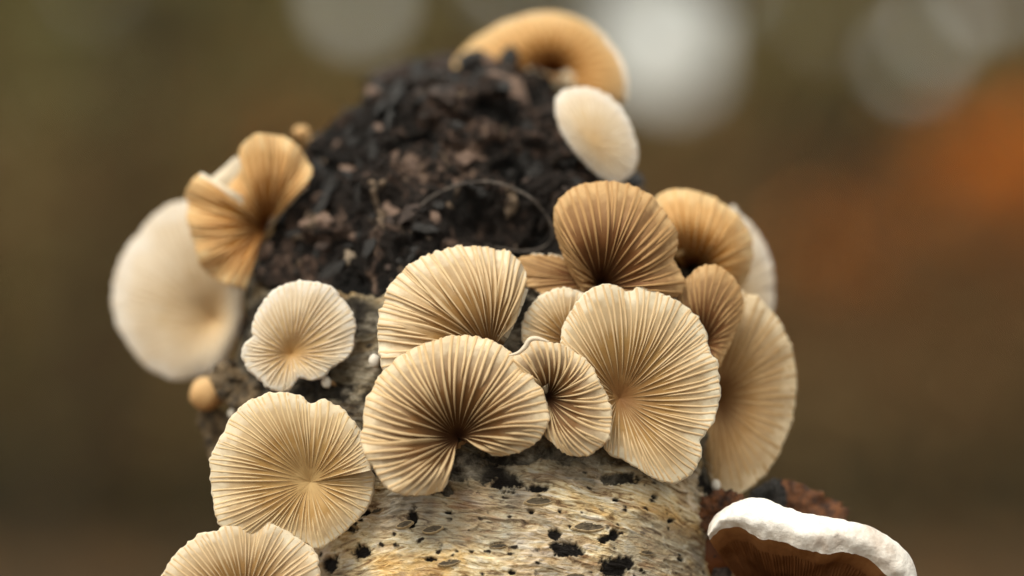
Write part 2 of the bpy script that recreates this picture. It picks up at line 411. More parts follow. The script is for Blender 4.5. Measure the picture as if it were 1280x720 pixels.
def build_log():
    root = empty('birch_log', (0, 0.02, -0.03))
    # dense parameter along the rows (parameter = cumulative pixel length, coarse below the frame)
    seg = np.concatenate([[0], np.cumsum([6, 10, 30] + [max(abs(LOG[i + 1, 0] - LOG[i, 0]), 14) * 0.85 for i in range(3, len(LOG) - 1)])])
    v = np.linspace(0, seg[-1], 660)
    tab = [np.interp(v, seg, LOG[:, i]) for i in range(4)]
    ker = np.hanning(43); ker /= ker.sum()
    for i in range(4):
        pad = np.concatenate([np.full(21, tab[i][0]), tab[i], np.full(21, tab[i][-1])])
        sm = np.convolve(pad, ker, 'valid'); w = sstep(40, 80, np.arange(len(v))); tab[i] = tab[i] * (1 - w) + sm * w
    py, Y, hw, cx = tab; Y = Y / 1000
    F = W(cx, py, Y)
    rad = hw * SPX * (DIST + Y) / DIST
    phi = np.concatenate([np.linspace(-112, 112, 800), np.linspace(118, 242, 44)]) * math.pi / 180
    th = math.radians(30)
    nrm = np.array([0, -math.cos(th), math.sin(th)])
    S, Cc = np.sin(phi)[None, :, None], np.cos(phi)[None, :, None]
    R = rad[:, None, None]
    P = F[:, None, :] + R * (S * np.array([1, 0, 0])) - R * 0.72 * (1 - Cc) * nrm
    N = S * np.array([1.0, 0, 0]) * 0.8 + Cc * nrm
    N = np.broadcast_to(N / np.linalg.norm(N, axis=-1, keepdims=True), P.shape)
    pixel = to_px(P); PX, PY = pixel[..., 0], pixel[..., 1]
    Q = P * 1000.0                                   # millimetres, for the noise
    vlen = np.concatenate([[0], np.cumsum(np.linalg.norm(np.diff(F, axis=0), axis=1))])
    wu = np.broadcast_to((phi * 0.031)[None, :], P.shape[:2]) + 0.0009 * fbm(Q / 11, 95, 2)
    wv_ = np.broadcast_to(vlen[:, None], P.shape[:2]) + 0.0016 * fbm(Q / 14, 96, 2) + 0.10 * np.broadcast_to((phi * 0.031)[None, :], P.shape[:2])
    # zone masks
    nz = fbm(Q / 9.0, 5, 4)
    line = 350 + 18 * np.sin(PX / 70.0) + 45 * nz + np.where(PX < 480, (480 - PX) * 0.10, 0) - np.where(PX > 520, (PX - 520) * 0.06, 0)
    char = sstep(26, -26, PY - line)
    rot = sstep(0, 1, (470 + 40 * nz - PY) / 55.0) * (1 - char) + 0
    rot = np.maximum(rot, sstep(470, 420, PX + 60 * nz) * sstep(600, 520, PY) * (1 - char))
    foot_shade = sstep(632, 572, PY + 34 * nz) * 0.85  # dark band that paints the shade along the fungi's feet
    rot = np.maximum(rot, foot_shade * (1 - char))
    # bark relief: plates running round the log, peeling edges
    Qs = np.stack([wu * 280, wu * 0, wv_ * 1300], -1)
    b = 0.30 * fbm(Qs / 1.5, 8, 5, 0.6) + 0.28 * fbm(Q / 7, 12, 3) + 0.10 * fbm(Q / 0.5, 14, 2)
    ridge = 1 - np.abs(fbm(Qs / 2.6 + 4, 18, 3)); b = b + 0.35 * np.clip(ridge - 0.84, 0, 1) / 0.16
    # rot relief: blocky crumbling lumps
    wq = Q + 1.6 * np.stack([vnoise(Q / 2.2, 40), vnoise(Q / 2.2, 41), vnoise(Q / 2.2, 42)], -1)
    f1, f2, cid = worley(wq / 6.8, 50)
    g1, g2, cid2 = worley(wq / 2.3, 60)
    c = 3.2 * (cid - 0.5) * sstep(0, 0.25, f2 - f1) + 1.1 * (1 - f1 * 1.3) + 0.8 * (cid2 - 0.5) * sstep(0, 0.3, g2 - g1) + 0.45 * (1 - g1) + 1.5 * fbm(Q / 8, 70, 3) + 0.4 * fbm(Q / 0.8, 72, 3)
    lump = np.clip(0.5 + 0.22 * c, 0, 1)
    roughb = 1.0 * (cid2 - 0.5) * sstep(0, 0.3, g2 - g1) + 1.2 * fbm(Q / 3, 80, 4)
    disp = b * (1 - char) * (1 - rot * 0.4) + roughb * rot + c * char * 1.55
    # hollow under the fibre loop
    hol = np.exp(-(((PX - 625) / 62) ** 2 + ((PY - 285) / 34) ** 2) ** 1.5)
    disp = disp - 7.0 * hol
    # torn black pits, painted shade under caps: pixel x, y, radius x, radius y
    pit_shade = np.zeros_like(disp)
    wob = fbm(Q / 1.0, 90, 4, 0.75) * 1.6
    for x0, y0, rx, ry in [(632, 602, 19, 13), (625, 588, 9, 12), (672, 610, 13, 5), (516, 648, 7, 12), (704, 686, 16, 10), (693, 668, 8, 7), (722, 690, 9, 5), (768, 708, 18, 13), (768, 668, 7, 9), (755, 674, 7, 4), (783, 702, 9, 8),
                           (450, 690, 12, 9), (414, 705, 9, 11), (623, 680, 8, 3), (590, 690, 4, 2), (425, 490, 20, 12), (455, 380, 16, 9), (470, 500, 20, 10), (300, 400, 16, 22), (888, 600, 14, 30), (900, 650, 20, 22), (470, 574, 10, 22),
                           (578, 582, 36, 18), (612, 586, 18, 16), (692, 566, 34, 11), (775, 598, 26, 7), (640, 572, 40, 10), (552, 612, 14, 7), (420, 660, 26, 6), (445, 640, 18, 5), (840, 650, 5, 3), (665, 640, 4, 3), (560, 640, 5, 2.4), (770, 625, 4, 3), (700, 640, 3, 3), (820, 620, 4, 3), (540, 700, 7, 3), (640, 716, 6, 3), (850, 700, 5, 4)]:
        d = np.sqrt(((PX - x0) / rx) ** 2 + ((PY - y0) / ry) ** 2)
        pit_shade = np.maximum(pit_shade, sstep(1.18, 0.78, d + 0.55 * wob))
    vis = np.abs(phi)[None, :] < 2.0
    pit_shade = pit_shade * vis * (1 - char)
    disp = disp - 0.45 * pit_shade
    disp = disp * sstep(0, 60, np.arange(len(v)))[:, None] 
    P = P + N * (disp / 1000)[..., None]
    nr, nc = P.shape[:2]
    faces = grid_faces(nr, nc, True)
    top = np.arange(nc) + (nr - 1) * nc
    V = P.reshape(-1, 3)
    cf = char.reshape(-1)[faces].mean(1)
    at = {'pit_shade': pit_shade.reshape(-1), 'rot': rot.reshape(-1), 'lump': lump.reshape(-1), 'cell': cid.reshape(-1), 'wrap_u': wu.reshape(-1), 'wrap_v': wv_.reshape(-1), 'chip': cid2.reshape(-1)}
    loc = np.array(root.location)
    def sub(name, mask, mat):
        f = faces[mask]; used, inv = np.unique(f, return_inverse=True)
        return mesh_obj(name, V[used] - loc, inv.reshape(-1, 4), mat, root, attrs={k: a[used] for k, a in at.items()})
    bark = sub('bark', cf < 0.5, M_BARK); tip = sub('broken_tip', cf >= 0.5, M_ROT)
    tip['label'] = 'blackened crumbling rotten tip of the log'; bark['label'] = 'cream and grey birch bark with black pits and painted shade'
    tag(root, 'upright broken birch log with pale bark and a blackened crumbling tip', 'log')
    return root, bark, tip, P, N, char
LOGROOT, BARK, TIP, LP, LN, LCHAR = build_log()
_front = (np.arange(LP.shape[1]) < 800)
LPF = LP[:, :800].reshape(-1, 3); LNF = LN[:, :800].reshape(-1, 3); LPX = to_px(LPF)

def surf_at(px, py):
    d = (LPX[:, 0] - px) ** 2 + (LPX[:, 1] - py) ** 2
    m = np.where(d < max(d.min() * 1.5, 9))[0]
    i = m[np.argmin(LPF[m, 1])]
    return LPF[i].copy(), LNF[i].copy()

def nearest_log(p):
    i = np.argmin(((LPF - p) ** 2).sum(1)); return LPF[i].copy(), LNF[i].copy()

def frame_from(n, spin=0.0):
    n = Vector(n).normalized(); q = n.to_track_quat('Z', 'Y'); return q.to_matrix() @ Matrix.Rotation(spin, 3, 'Z')

# lenticels: long cork lenses with a pale raised lip
def lenticel(px, py, ln, wd, ang):
    p, n = surf_at(px, py)
    nn = np.array(n); e1 = np.cross([0, 0, 1.0], nn); e1 /= np.linalg.norm(e1); e1 = e1 * -1 if e1[0] < 0 else e1; e2 = np.cross(nn, e1)
    ca, sa = math.cos(ang), math.sin(ang); d1 = ca * e1 + sa * e2; d2 = -sa * e1 + ca * e2
    rs = [0.0, 0.5, 0.85, 0.95, 1.06, 1.18, 1.3]; hs_ = [0.12, 0.13, 0.10, 0.14, 0.17, 0.08, -0.25]
    nt = 26; V = []; mi = []
    for r, h in zip(rs, hs_):
        for j in range(nt):
            a = 2 * math.pi * j / nt; cxx = math.cos(a); sy = math.sin(a) * (1 - 0.35 * cxx * cxx)
            V.append(p + d1 * cxx * ln * SPX * (r if r <= 1 else 1 + (r - 1) * .4) + d2 * sy * wd * SPX * r + nn * (h + 0.06 * math.sin(j * 2.3)) / 1000)
    F = grid_faces(len(rs), nt, True); mi = [0 if (i // nt) < 3 else 1 for i in range(len(F))]
    mesh_obj('lenticel', np.array(V) - np.array(LOGROOT.location), F, [M_LENT, M_LENTRIM], LOGROOT, mat_idx=mi)
for a in [(676, 623, 20, 5.5, 0.10), (741, 655, 25, 6.5, 0.06), (543, 660, 13, 4.5, 0.25), (503, 655, 11, 4, 0.35), (624, 681, 11, 2.8, 0.1), (720, 719, 14, 4, 0.05), (812, 690, 12, 3, -0.1), (470, 640, 9, 3, .4), (560, 705, 14, 3.5, .2)]:
    lenticel(*a)

# crumbs of rotten wood stuck on the broken tip
def crumb_meshes():
    out = []
    import bmesh
    for k in range(10):
        bm = bmesh.new(); bmesh.ops.create_icosphere(bm, subdivisions=1, radius=1.0)
        rr = random.Random(k + 5)
        cut = Vector((rr.gauss(0, 1), rr.gauss(0, 1), rr.gauss(0, 1))).normalized()
        for v in bm.verts:
            v.co *= rr.uniform(0.72, 1.22)
            d = v.co.dot(cut)
            if d > 0.45: v.co -= cut * (d - 0.45)
            v.co.x *= 1.25; v.co.y *= 0.85; v.co.z *= 0.55
        me = bpy.data.meshes.new('crumb'); bm.to_mesh(me); bm.free(); me.polygons.foreach_set('use_smooth', [False] * len(me.polygons)); out.append(me)
    return out
CM = crumb_meshes()
cand = np.where((LCHAR[:, :800].reshape(-1) > 0.75) & (LPX[:, 1] < 400) & (LPX[:, 1] > 60))[0]
hollow = ((LPX[cand, 0] - 625) / 75) ** 2 + ((LPX[cand, 1] - 285) / 45) ** 2
cand = cand[hollow > 1.0]
mcache = {}
for i in range(280):
    j = int(RNG.choice(cand)); p, n = LPF[j], LNF[j]
    k = int(RNG.choice(4, p=[0.64, 0.19, 0.12, 0.05])); mi = int(RNG.integers(10))
    if (k, mi) not in mcache:
        me = CM[mi].copy(); me.materials.append(M_CR[k]); mcache[(k, mi)] = me
    o = bpy.data.objects.new('wood_crumb', mcache[(k, mi)]); col.objects.link(o); o.parent = LOGROOT
    s = float(RNG.lognormal(math.log(0.00105), 0.5)); s = min(s, 0.0028)
    o.location = Vector(p + n * s * 0.1) - LOGROOT.location
    o.rotation_euler = (frame_from(n + RNG.normal(0, 0.35, 3), RNG.uniform(0, 6.28))).to_euler()
    o.scale = (s * RNG.uniform(.8, 1.7), s, s * RNG.uniform(.45, 0.9))

# ------------------------------------------------------------------ fungi
def smooth_outline(pts, closed, n):
    p = np.array(pts, float)
    if closed:
        idx = [(i - 1, i, i + 1, i + 2) for i in range(len(p))]; g = lambda i: p[i % len(p)]
    else:
        idx = [(i - 1, i, i + 1, i + 2) for i in range(len(p) - 1)]; g = lambda i: p[min(max(i, 0), len(p) - 1)]
    out = []
    for a, b, c, d in idx:
        A, B, C, D = g(a), g(b), g(c), g(d)
        for t in np.linspace(0, 1, 16, endpoint=False):
            out.append(0.5 * ((2 * B) + (-A + C) * t + (2 * A - 5 * B + 4 * C - D) * t * t + (-A + 3 * B - 3 * C + D) * t ** 3))
    out.append(p[0] if closed else p[-1]); out = np.array(out)
    s = np.concatenate([[0], np.cumsum(np.linalg.norm(np.diff(out, axis=0), axis=1))]); s /= s[-1]
    t = np.linspace(0, 1, n, endpoint=not closed)
    return np.stack([np.interp(t, s, out[:, 0]), np.interp(t, s, out[:, 1])], -1)

class Cap:
    """gill side of a cap: a fan of curved radii from the hub to the rim, with real depth"""
    def __init__(self, pts, hub, Y, bowl=0.32, um=0.75, tx=0.0, ty=-0.25, curl=0.0, ruff=0.02, nruff=9, closed=True, seed=0, teeth=0.006, hubdip=0.0, rmin=0.004, spiral=0.0, clear=True):
        self.__dict__.update(locals()); self.hub = np.array(hub, float); self.nt = 220
        o = smooth_outline(pts, closed, self.nt)
        d = o - self.hub; r = np.linalg.norm(d, axis=1)
        rg = np.random.default_rng(seed)
        tt = np.arange(self.nt)
        wig = np.interp(tt, np.linspace(0, self.nt, 90), rg.normal(0, 1, 90)); wig[-6:] = np.linspace(wig[-6], wig[0], 6)
        d = d * (1 + teeth * wig)[:, None]
        self.d = d; self.R = r.mean(); self.r = r
        self.ph = rg.uniform(0, 6.28, 3)
        if clear:                                    # keep the hub just proud of the bark
            ys = min(surf_at(self.hub[0] + a, self.hub[1] + b)[0][1] for a in (-10, 0, 10) for b in (-10, 0, 10))
            self.Y = min(self.Y, ys - 0.0006 - max(hubdip, 0) * self.R * SPX)
    def at(self, u, t):
        """u, t arrays in 0..1 -> world points"""
        u, t = np.broadcast_arrays(u, t)
        n = self.nt; f = t * (n if self.closed else n - 1)
        i0 = np.floor(f).astype(int); w = (f - i0)[..., None]
        if self.closed: a, b = i0 % n, (i0 + 1) % n
        else: a = np.clip(i0, 0, n - 1); b = np.clip(i0 + 1, 0, n - 1)
        d = self.d[a] * (1 - w) + self.d[b] * w
        r = self.r[a] * (1 - w[..., 0]) + self.r[b] * w[..., 0]
        perp = np.stack([-d[..., 1], d[..., 0]], -1)
        sw = self.curl + 0.10 * np.sin(2 * math.pi * t * 3 + self.ph[0])
        q = self.hub + u[..., None] * d + (sw * u * (1 - u))[..., None] * perp
        dx = q[..., 0] - self.hub[0]; dy = q[..., 1] - self.hub[1]
        rl = 0.55 * r + 0.45 * self.R if self.closed else 0.85 * r + 0.15 * self.R
        prof = 1 - (1 - np.minimum(u, 1.05) / self.um) ** 2
        if self.bowl < 0: prof = np.minimum(u, 1.05) ** 2      # convex cap seen from above
        lift = self.bowl * rl * prof
        lift = lift + self.ruff * self.R * u ** 2.2 * (np.sin(2 * math.pi * t * self.nruff + self.ph[1]) + 0.6 * np.sin(2 * math.pi * t * (self.nruff * 2 + 1) + self.ph[2]))
        lift = lift - self.hubdip * self.R * np.exp(-(u / 0.16) ** 2)
        lift = lift + self.spiral * self.R * (t - 0.5) * u
        Yd = self.Y + (self.tx * dx + self.ty * dy - lift) * SPX
        return W(q[..., 0], q[..., 1], Yd)
    def normal(self, u, t):
        e = 2e-3
        a = self.at(np.clip(u + e, 0, 1.2), t) - self.at(np.clip(u - e, 0.0, 1.2), t)
        b = self.at(u, t + e) - self.at(u, t - e) if self.closed else self.at(u, np.clip(t + e, 0, 1)) - self.at(u, np.clip(t - e, 0, 1))
        n = np.cross(a, b); L = np.linalg.norm(n, axis=-1, keepdims=True); n = n / np.maximum(L, 1e-12)
        s = np.where(n[..., 1:2] > 0, -1.0, 1.0)
        return n * s

def tube_mesh(path, radii, ns=14):
    path = np.array(path); V = []
    for i, p in enumerate(path):
        tg = path[min(i + 1, len(path) - 1)] - path[max(i - 1, 0)]; tg /= np.linalg.norm(tg)
        a = np.cross(tg, [0.31, 0.2, 0.9]); a /= np.linalg.norm(a); b = np.cross(tg, a)
        for j in range(ns):
            an = 2 * math.pi * j / ns; V.append(p + radii[i] * (math.cos(an) * a + math.sin(an) * b))
    return np.array(V), grid_faces(len(path), ns, True)

def fungus(label, fam, cap, gills=0, individual=True, thick=0.00085, gh=0.055, gw=0.25, stem=True, group='small fan fungi on the log', name='fan_fungus', cat='fungus', short=True, gill_lo=0.10, dens=1.0):
    hub3 = cap.at(np.array(0.0), np.array(0.0))
    root = empty(name, hub3); loc = np.array(hub3)
    tag(root, label, cat, group)
    flesh_m, gill_m = FAM[fam]
    nt = 240 if cap.closed else 241
    tt = np.arange(nt) / (nt if cap.closed else nt - 1)
    us = np.concatenate([[cap.rmin], np.linspace(0.09, 0.9, 18), [0.95, 0.985, 1.0]])
    U, T = np.meshgrid(us, tt, indexing='ij')
    A = cap.at(U, T); Nn = cap.normal(U, T)
    Rm = cap.R * SPX
    th = thick * (0.75 + 1.3 * (1 - U) ** 1.2)
    if not cap.closed: th = th * (0.22 + 0.78 * sstep(0.0, 0.10, np.minimum(T, 1 - T)))
    fz = 0.00009 * fbm(A * 1000 / 0.6, 4, 2)
    A = A + Nn * fz[..., None]
    B = A - Nn * th[..., None]
    # rounded rim
    out = A[-1] - A[-3]; out /= np.linalg.norm(out, axis=-1, keepdims=True)
    jag = 1 + 0.55 * vnoise(A[-1] * 1000 / 0.45, 9)[:, None]
    mid1 = A[-1] - Nn[-1] * thick * 0.22 + out * thick * 0.38 * jag; mid2 = A[-1] - Nn[-1] * thick * 0.55 + out * thick * 0.42 * jag
    rows = np.concatenate([A, mid1[None], mid2[None], B[::-1]], 0)
    Ur = np.concatenate([U, np.ones((2, nt)), U[::-1]], 0)
    nr = len(rows)
    F = grid_faces(nr, nt, cap.closed)
    per = nt if cap.closed else nt - 1
    mi = (np.arange(len(F)) // per >= len(us)).astype(int)
    V = rows.reshape(-1, 3)
    if not cap.closed:
        nu = len(us); ex = []
        for c in (0, nt - 1):
            for i in range(nu + 0):
                a0, b0 = i * nt + c, (nr - 1 - i) * nt + c
                if i + 1 < nu: ex.append((a0, (i + 1) * nt + c, (nr - 2 - i) * nt + c, b0))
        F = np.concatenate([F, np.array(ex)]); mi = np.concatenate([mi, np.zeros(len(ex), int)])
    mesh_obj('cap', V - loc, F, [flesh_m, M_TOP], root, attrs={'u': Ur.reshape(-1)}, mat_idx=mi)
    # gills
    if gills:
        rg = np.random.default_rng(cap.seed + 77)
        specs = []
        for i in range(gills):
            t = (i + 0.5 + rg.uniform(-.1, .1)) / gills
            specs.append((t, gill_lo * rg.uniform(0.8, 1.5), 1.0))
            if short:
                specs.append(((i + 1.0 + rg.uniform(-.12, .12)) / gills, rg.uniform(0.36, 0.58), 0.85))
        if short:
            for i in range(gills * 2):
                if rg.random() < 0.16 * dens: specs.append(((i + 0.5 + rg.uniform(-.12, .12)) / (2 * gills) + 0.0, rg.uniform(0.68, 0.82), 0.6))
        H = gh * Rm * 0.66
        ns = 11; allV, allF, allU, allH = [], [], [], []
        for (t, u0, hs_) in specs:
            if not cap.closed and not (0.004 < t < 0.996): continue
            t = t % 1.0 if cap.closed else t
            q = np.linspace(0, 1, ns) ** 0.9
            u = u0 + (1.006 - u0) * q
            tv = t + 0.0035 * np.sin(q * 5 + rg.uniform(0, 6)) * (q) * rg.uniform(.3, 1)
            if not cap.closed: tv = np.clip(tv, 0, 1)
            c0 = cap.at(u, tv); n0 = cap.normal(np.minimum(u, 0.985), tv)
            tan = np.gradient(c0, axis=0); tan /= np.linalg.norm(tan, axis=1)[:, None]
            sd_ = np.cross(tan, n0); sd_ /= np.linalg.norm(sd_, axis=1)[:, None]
            dt = 0.25 / gills
            gap = np.linalg.norm(cap.at(u, np.clip(tv + dt, 0, 1) if not cap.closed else tv + dt) - cap.at(u, np.clip(tv - dt, 0, 1) if not cap.closed else tv - dt), axis=1)
            w = np.clip(gw * gap, 0.00005, 0.00032) * (0.8 + 0.2 * hs_) * rg.uniform(.85, 1.15) * np.clip(q * 4 + 0.12, 0, 1)
            h = H * hs_ * np.clip(q * 3.5 + 0.05, 0, 1) * (1 - 0.88 * sstep(0.5, 0.98, u)) * rg.uniform(.85, 1.15)
            bl = c0 - sd_ * w[:, None] - n0 * 0.00012; br = c0 + sd_ * w[:, None] - n0 * 0.00012
            lean = rg.normal(0, 0.18)
            tp = c0 + n0 * h[:, None] + sd_ * (lean * h)[:, None]
            tl = tp - sd_ * (w * 0.55)[:, None]; tr_ = tp + sd_ * (w * 0.55)[:, None]
            Vg = np.stack([bl, tl, tr_, br], 1).reshape(-1, 3)
            Fg = grid_faces(ns, 4)
            Ug = np.repeat(u, 4); Hg = np.tile([0, 1, 1, 0], ns).astype(float)
            if individual:
                mesh_obj('gill', Vg - loc, Fg, gill_m, root, attrs={'u': Ug, 'h': Hg})
            else:
                allF.append(Fg + len(allV) * ns * 4); allV.append(Vg); allU.append(Ug); allH.append(Hg)
        if allV:
            o = mesh_obj('gills', np.concatenate(allV) - loc, np.concatenate(allF), gill_m, root, attrs={'u': np.concatenate(allU), 'h': np.concatenate(allH)})
            o['kind'] = 'stuff'
    if stem:
        p, n = nearest_log(loc + np.array([0, 0.004, 0]))
        end = p - n * 0.002
        start = loc + np.array([0, 0.0004, 0])
        L = np.linalg.norm(end - start); r0 = min(0.0016, Rm * 0.14)
        mid = (start + end) / 2 + np.array([0, 0.15 * L, -0.05 * L])
        path = [start * (1 - s) ** 2 + 2 * mid * s * (1 - s) + end * s * s for s in np.linspace(0, 1, 9)]
        Vs, Fs = tube_mesh(path, [r0 * k for k in (0.5, 1.0, 1.25, 1.2, 1.1, 1.05, 1.05, 1.2, 1.6)])
        mesh_obj('stem', Vs - loc, Fs, M_STEM, root, attrs={'u': np.full(len(Vs), .3)})
    return root

def z2(l): return [(x / 2 + 420, y / 2 + 280) for x, y in l]
def z3(l): return [(x / 1.6757 + 640, y / 1.6744 + 210) for x, y in l]
def z1(l): return [(x / 2 + 120, y / 2 + 140) for x, y in l]
def z5(l): return [(x / 2.768 + 180, y / 2.769 + 460) for x, y in l]
def z8(l): return [(x / 3.6 + 280, y / 3.6 + 320) for x, y in l]

# C  the big kidney-shaped one in front
fungus('large tan kidney-shaped fungus with deep brown gills and a notch at its base', 'tan',
       Cap(z2([(279, 648), (262, 666), (215, 677), (160, 672), (120, 650), (100, 615), (75, 580), (65, 530), (68, 490), (80, 440), (100, 400), (130, 360), (170, 325), (220, 300), (270, 285), (320, 280), (360, 285), (400, 297), (440, 325), (480, 370), (510, 410), (525, 450), (530, 490), (520, 520), (500, 545), (470, 565), (430, 577), (392, 580)]),
           z2([(305, 532)])[0], 0.0022, bowl=0.42, um=0.66, ty=-0.30, tx=0.03, curl=-0.12, closed=False, seed=1, hubdip=0.10, teeth=0.008), gills=27, gh=0.085)
# B
fungus('large cream fan fungus tucked behind the notched kidney-shaped one', 'cream',
       Cap(z2([(170, 430), (130, 385), (112, 330), (106, 280), (108, 240), (116, 203), (135, 160), (170, 115), (215, 85), (270, 65), (330, 57), (385, 60), (430, 72), (460, 95), (475, 130), (470, 165), (450, 195), (430, 208)]),
           z2([(385, 320)])[0], 0.0068, bowl=0.40, um=0.64, ty=-0.30, curl=0.10, closed=False, seed=2, ruff=0.025, teeth=0.008), gills=21, gh=0.075)
# D
D_ROOT = fungus('small dark gilled fungus with a curled pale lip beside the kidney-shaped one', 'tan',
       Cap(z2([(440, 335), (468, 318), (492, 288), (522, 295), (562, 302), (602, 325), (638, 357), (657, 400), (680, 440), (688, 480), (680, 530), (655, 560), (620, 580), (580, 576), (550, 555), (524, 530), (500, 490), (485, 430), (465, 375)]),
           z2([(528, 432)])[0], 0.0008, bowl=0.46, um=0.72, ty=-0.15, tx=0.10, curl=0.28, seed=3, ruff=0.045, nruff=5, teeth=0.008, hubdip=0.15), gills=21, gh=0.10)
_lp = smooth_outline([(636, 444), (648, 441), (657, 433), (662, 425), (671, 423), (686, 427)], False, 24)
_dc = W(_lp[:, 0], _lp[:, 1], np.linspace(-0.0030, -0.0042, 24))
_v, _f = tube_mesh(_dc, [0.00036 * math.sin(0.25 + 2.6 * k / 23) for k in range(24)], 10)
mesh_obj('curled_lip', _v - np.array(D_ROOT.location), _f, M_TOP, D_ROOT, attrs={'u': np.full(len(_v), .9)})
# E
fungus('largest cream fungus with a scalloped lobed rim and brownish centre', 'scallop',
       Cap(z3([(105, 350), (115, 320), (135, 285), (165, 255), (200, 247), (230, 252), (243, 264), (260, 252), (290, 250), (315, 266), (350, 283), (385, 310), (405, 345), (411, 385), (428, 410), (433, 450), (430, 500), (415, 540), (393, 565), (395, 592), (386, 622), (365, 645), (335, 657), (300, 648), (260, 625), (225, 605), (195, 588), (185, 540), (165, 480), (130, 425), (106, 385)]),
           z3([(225, 482)])[0], 0.0036, bowl=0.28, um=0.72, ty=-0.18, tx=0.10, curl=0.10, seed=4, ruff=0.018, nruff=7, hubdip=-0.03), gills=38, gh=0.038, gill_lo=0.13)
# F
fungus('small plain tan fungus wedged between two larger caps', 'cream',
       Cap(z2([(476, 305), (468, 275), (470, 245), (490, 205), (520, 180), (560, 163), (600, 168), (640, 190), (660, 240), (650, 290), (600, 320), (530, 320)]),
           z2([(585, 296)])[0], 0.0085, bowl=0.25, um=0.75, ty=-0.2, seed=5), gills=17, gh=0.05)
# G
fungus('brown fan fungus with dark gills standing against the black tip', 'brown',
       Cap(z3([(150, 262), (120, 215), (100, 165), (88, 118), (90, 80), (110, 55), (145, 36), (190, 28), (235, 33), (270, 45), (300, 65), (325, 100), (345, 135), (347, 165), (340, 190), (352, 215), (362, 240), (345, 270), (280, 285)]),
           z3([(185, 250)])[0], 0.0135, bowl=0.56, um=0.58, ty=-0.15, curl=0.06, closed=False, seed=6, hubdip=0.15, ruff=0.02), gills=17, gh=0.05, individual=True)
# X brown flap
fungus('flat brown gilled flap lying between two fan fungi', 'brown',
       Cap([(742, 372), (700, 372), (664, 358), (646, 338), (650, 323), (672, 319), (695, 322), (722, 330)], (748, 352), 0.0105, bowl=0.12, um=0.9, ty=-0.5, closed=False, seed=7), gills=11, gh=0.04, individual=True)
# H
fungus('domed orange brown fungus with a dark hollow at its base', 'orange',
       Cap(z3([(285, 120), (288, 85), (305, 58), (340, 44), (385, 48), (430, 65), (470, 95), (495, 130), (505, 175), (495, 225), (470, 260), (420, 270)]),
           z3([(375, 225)])[0], 0.026, bowl=1.05, um=0.62, ty=-0.1, closed=False, seed=8, clear=False, hubdip=0.6, ruff=0.015, nruff=4), gills=16, gh=0.03, individual=False, short=False)
# small fold beside H
fungus('little curled tan lobe between the brown fan and the orange dome', 'orange',
       Cap(z3([(300, 100), (315, 85), (340, 85), (362, 105), (372, 135), (366, 165), (345, 180), (320, 170), (305, 140)]), z3([(338, 148)])[0], 0.0185, bowl=0.35, um=0.62, seed=9, clear=False, ruff=0.0), gills=10, gh=0.05, individual=False)
# I
fungus('pale cream fungus curving out behind the orange dome', 'white',
       Cap(z3([(455, 88), (480, 100), (505, 122), (530, 160), (545, 205), (549, 255), (544, 300), (520, 350), (470, 350), (430, 260)]),
           z3([(445, 270)])[0], 0.033, bowl=0.45, um=0.62, ty=-0.1, tx=0.25, seed=10, clear=False, ruff=0.015), gills=18, gh=0.03, individual=False)
# J
fungus('small pale brown fungus overlapping the tall side cap', 'brown',
       Cap(z3([(345, 268), (372, 226), (405, 205), (440, 210), (468, 235), (482, 270), (480, 310), (465, 350), (447, 388), (428, 420), (395, 400), (365, 330)]),
           z3([(400, 372)])[0], 0.0105, bowl=0.42, um=0.66, ty=-0.1, tx=0.1, curl=-0.15, seed=11, clear=False, ruff=0.0), gills=14, gh=0.03, individual=True)
# K
fungus('tall tan cap turned sideways on the edge of the log', 'dun',
       Cap(z3([(470, 258), (490, 266), (520, 275), (550, 308), (575, 350), (590, 400), (595, 455), (588, 520), (570, 572), (545, 620), (515, 655), (478, 680), (440, 690), (418, 660), (395, 600), (380, 540), (380, 450), (400, 370), (430, 300)]),
           z3([(425, 480)])[0], 0.0165, bowl=0.40, um=0.64, ty=-0.05, tx=0.28, seed=12, clear=False, ruff=0.01), gills=22, gh=0.012, individual=False)
# L
fungus('broad smooth white cap hanging off the shaded flank of the log', 'white',
       Cap(z1([(300, 238), (260, 222), (220, 225), (190, 230), (150, 255), (110, 300), (75, 350), (50, 410), (42, 460), (50, 520), (75, 572), (110, 620), (160, 655), (210, 668), (260, 655), (300, 640), (330, 600), (360, 520), (360, 420), (340, 320)]),
           z1([(300, 520)])[0], 0.039, bowl=0.30, um=0.66, ty=-0.1, tx=-0.2, seed=13, clear=False, ruff=0.0), gills=30, gh=0.012, individual=False)
# M
M_ROOT = fungus('crumpled orange fungus with folded ruffled gills on the flank', 'orange',
       Cap(z1([(374, 440), (340, 432), (300, 415), (270, 390), (250, 340), (240, 300), (230, 262), (232, 232), (226, 200), (255, 160), (282, 186), (308, 202), (336, 180), (362, 140), (358, 92), (400, 60), (440, 60), (482, 70), (515, 100), (535, 150), (525, 185), (498, 204)]),
           z1([(424, 288)])[0], 0.027, bowl=0.46, um=0.70, ty=-0.1, tx=-0.1, closed=False, seed=14, clear=False, ruff=0.095, nruff=4, hubdip=0.10), gills=19, gh=0.085, individual=True)
# O
fungus('small round ivory fungus with a nicked rim sitting alone on grey bark', 'pale',
       Cap(z8([(325, 555), (300, 590), (255, 607), (215, 595), (160, 550), (110, 500), (88, 440), (100, 395), (132, 372), (130, 320), (150, 260), (190, 195), (250, 145), (320, 120), (400, 122), (470, 140), (520, 190), (560, 240), (585, 300), (585, 370), (570, 430), (530, 470), (480, 500), (440, 540), (390, 555), (345, 540)]),
           z8([(300, 440)])[0], 0.0085, bowl=0.26, um=0.75, ty=-0.15, seed=15, ruff=0.03, nruff=3, hubdip=0.05), gills=26, gh=0.05)
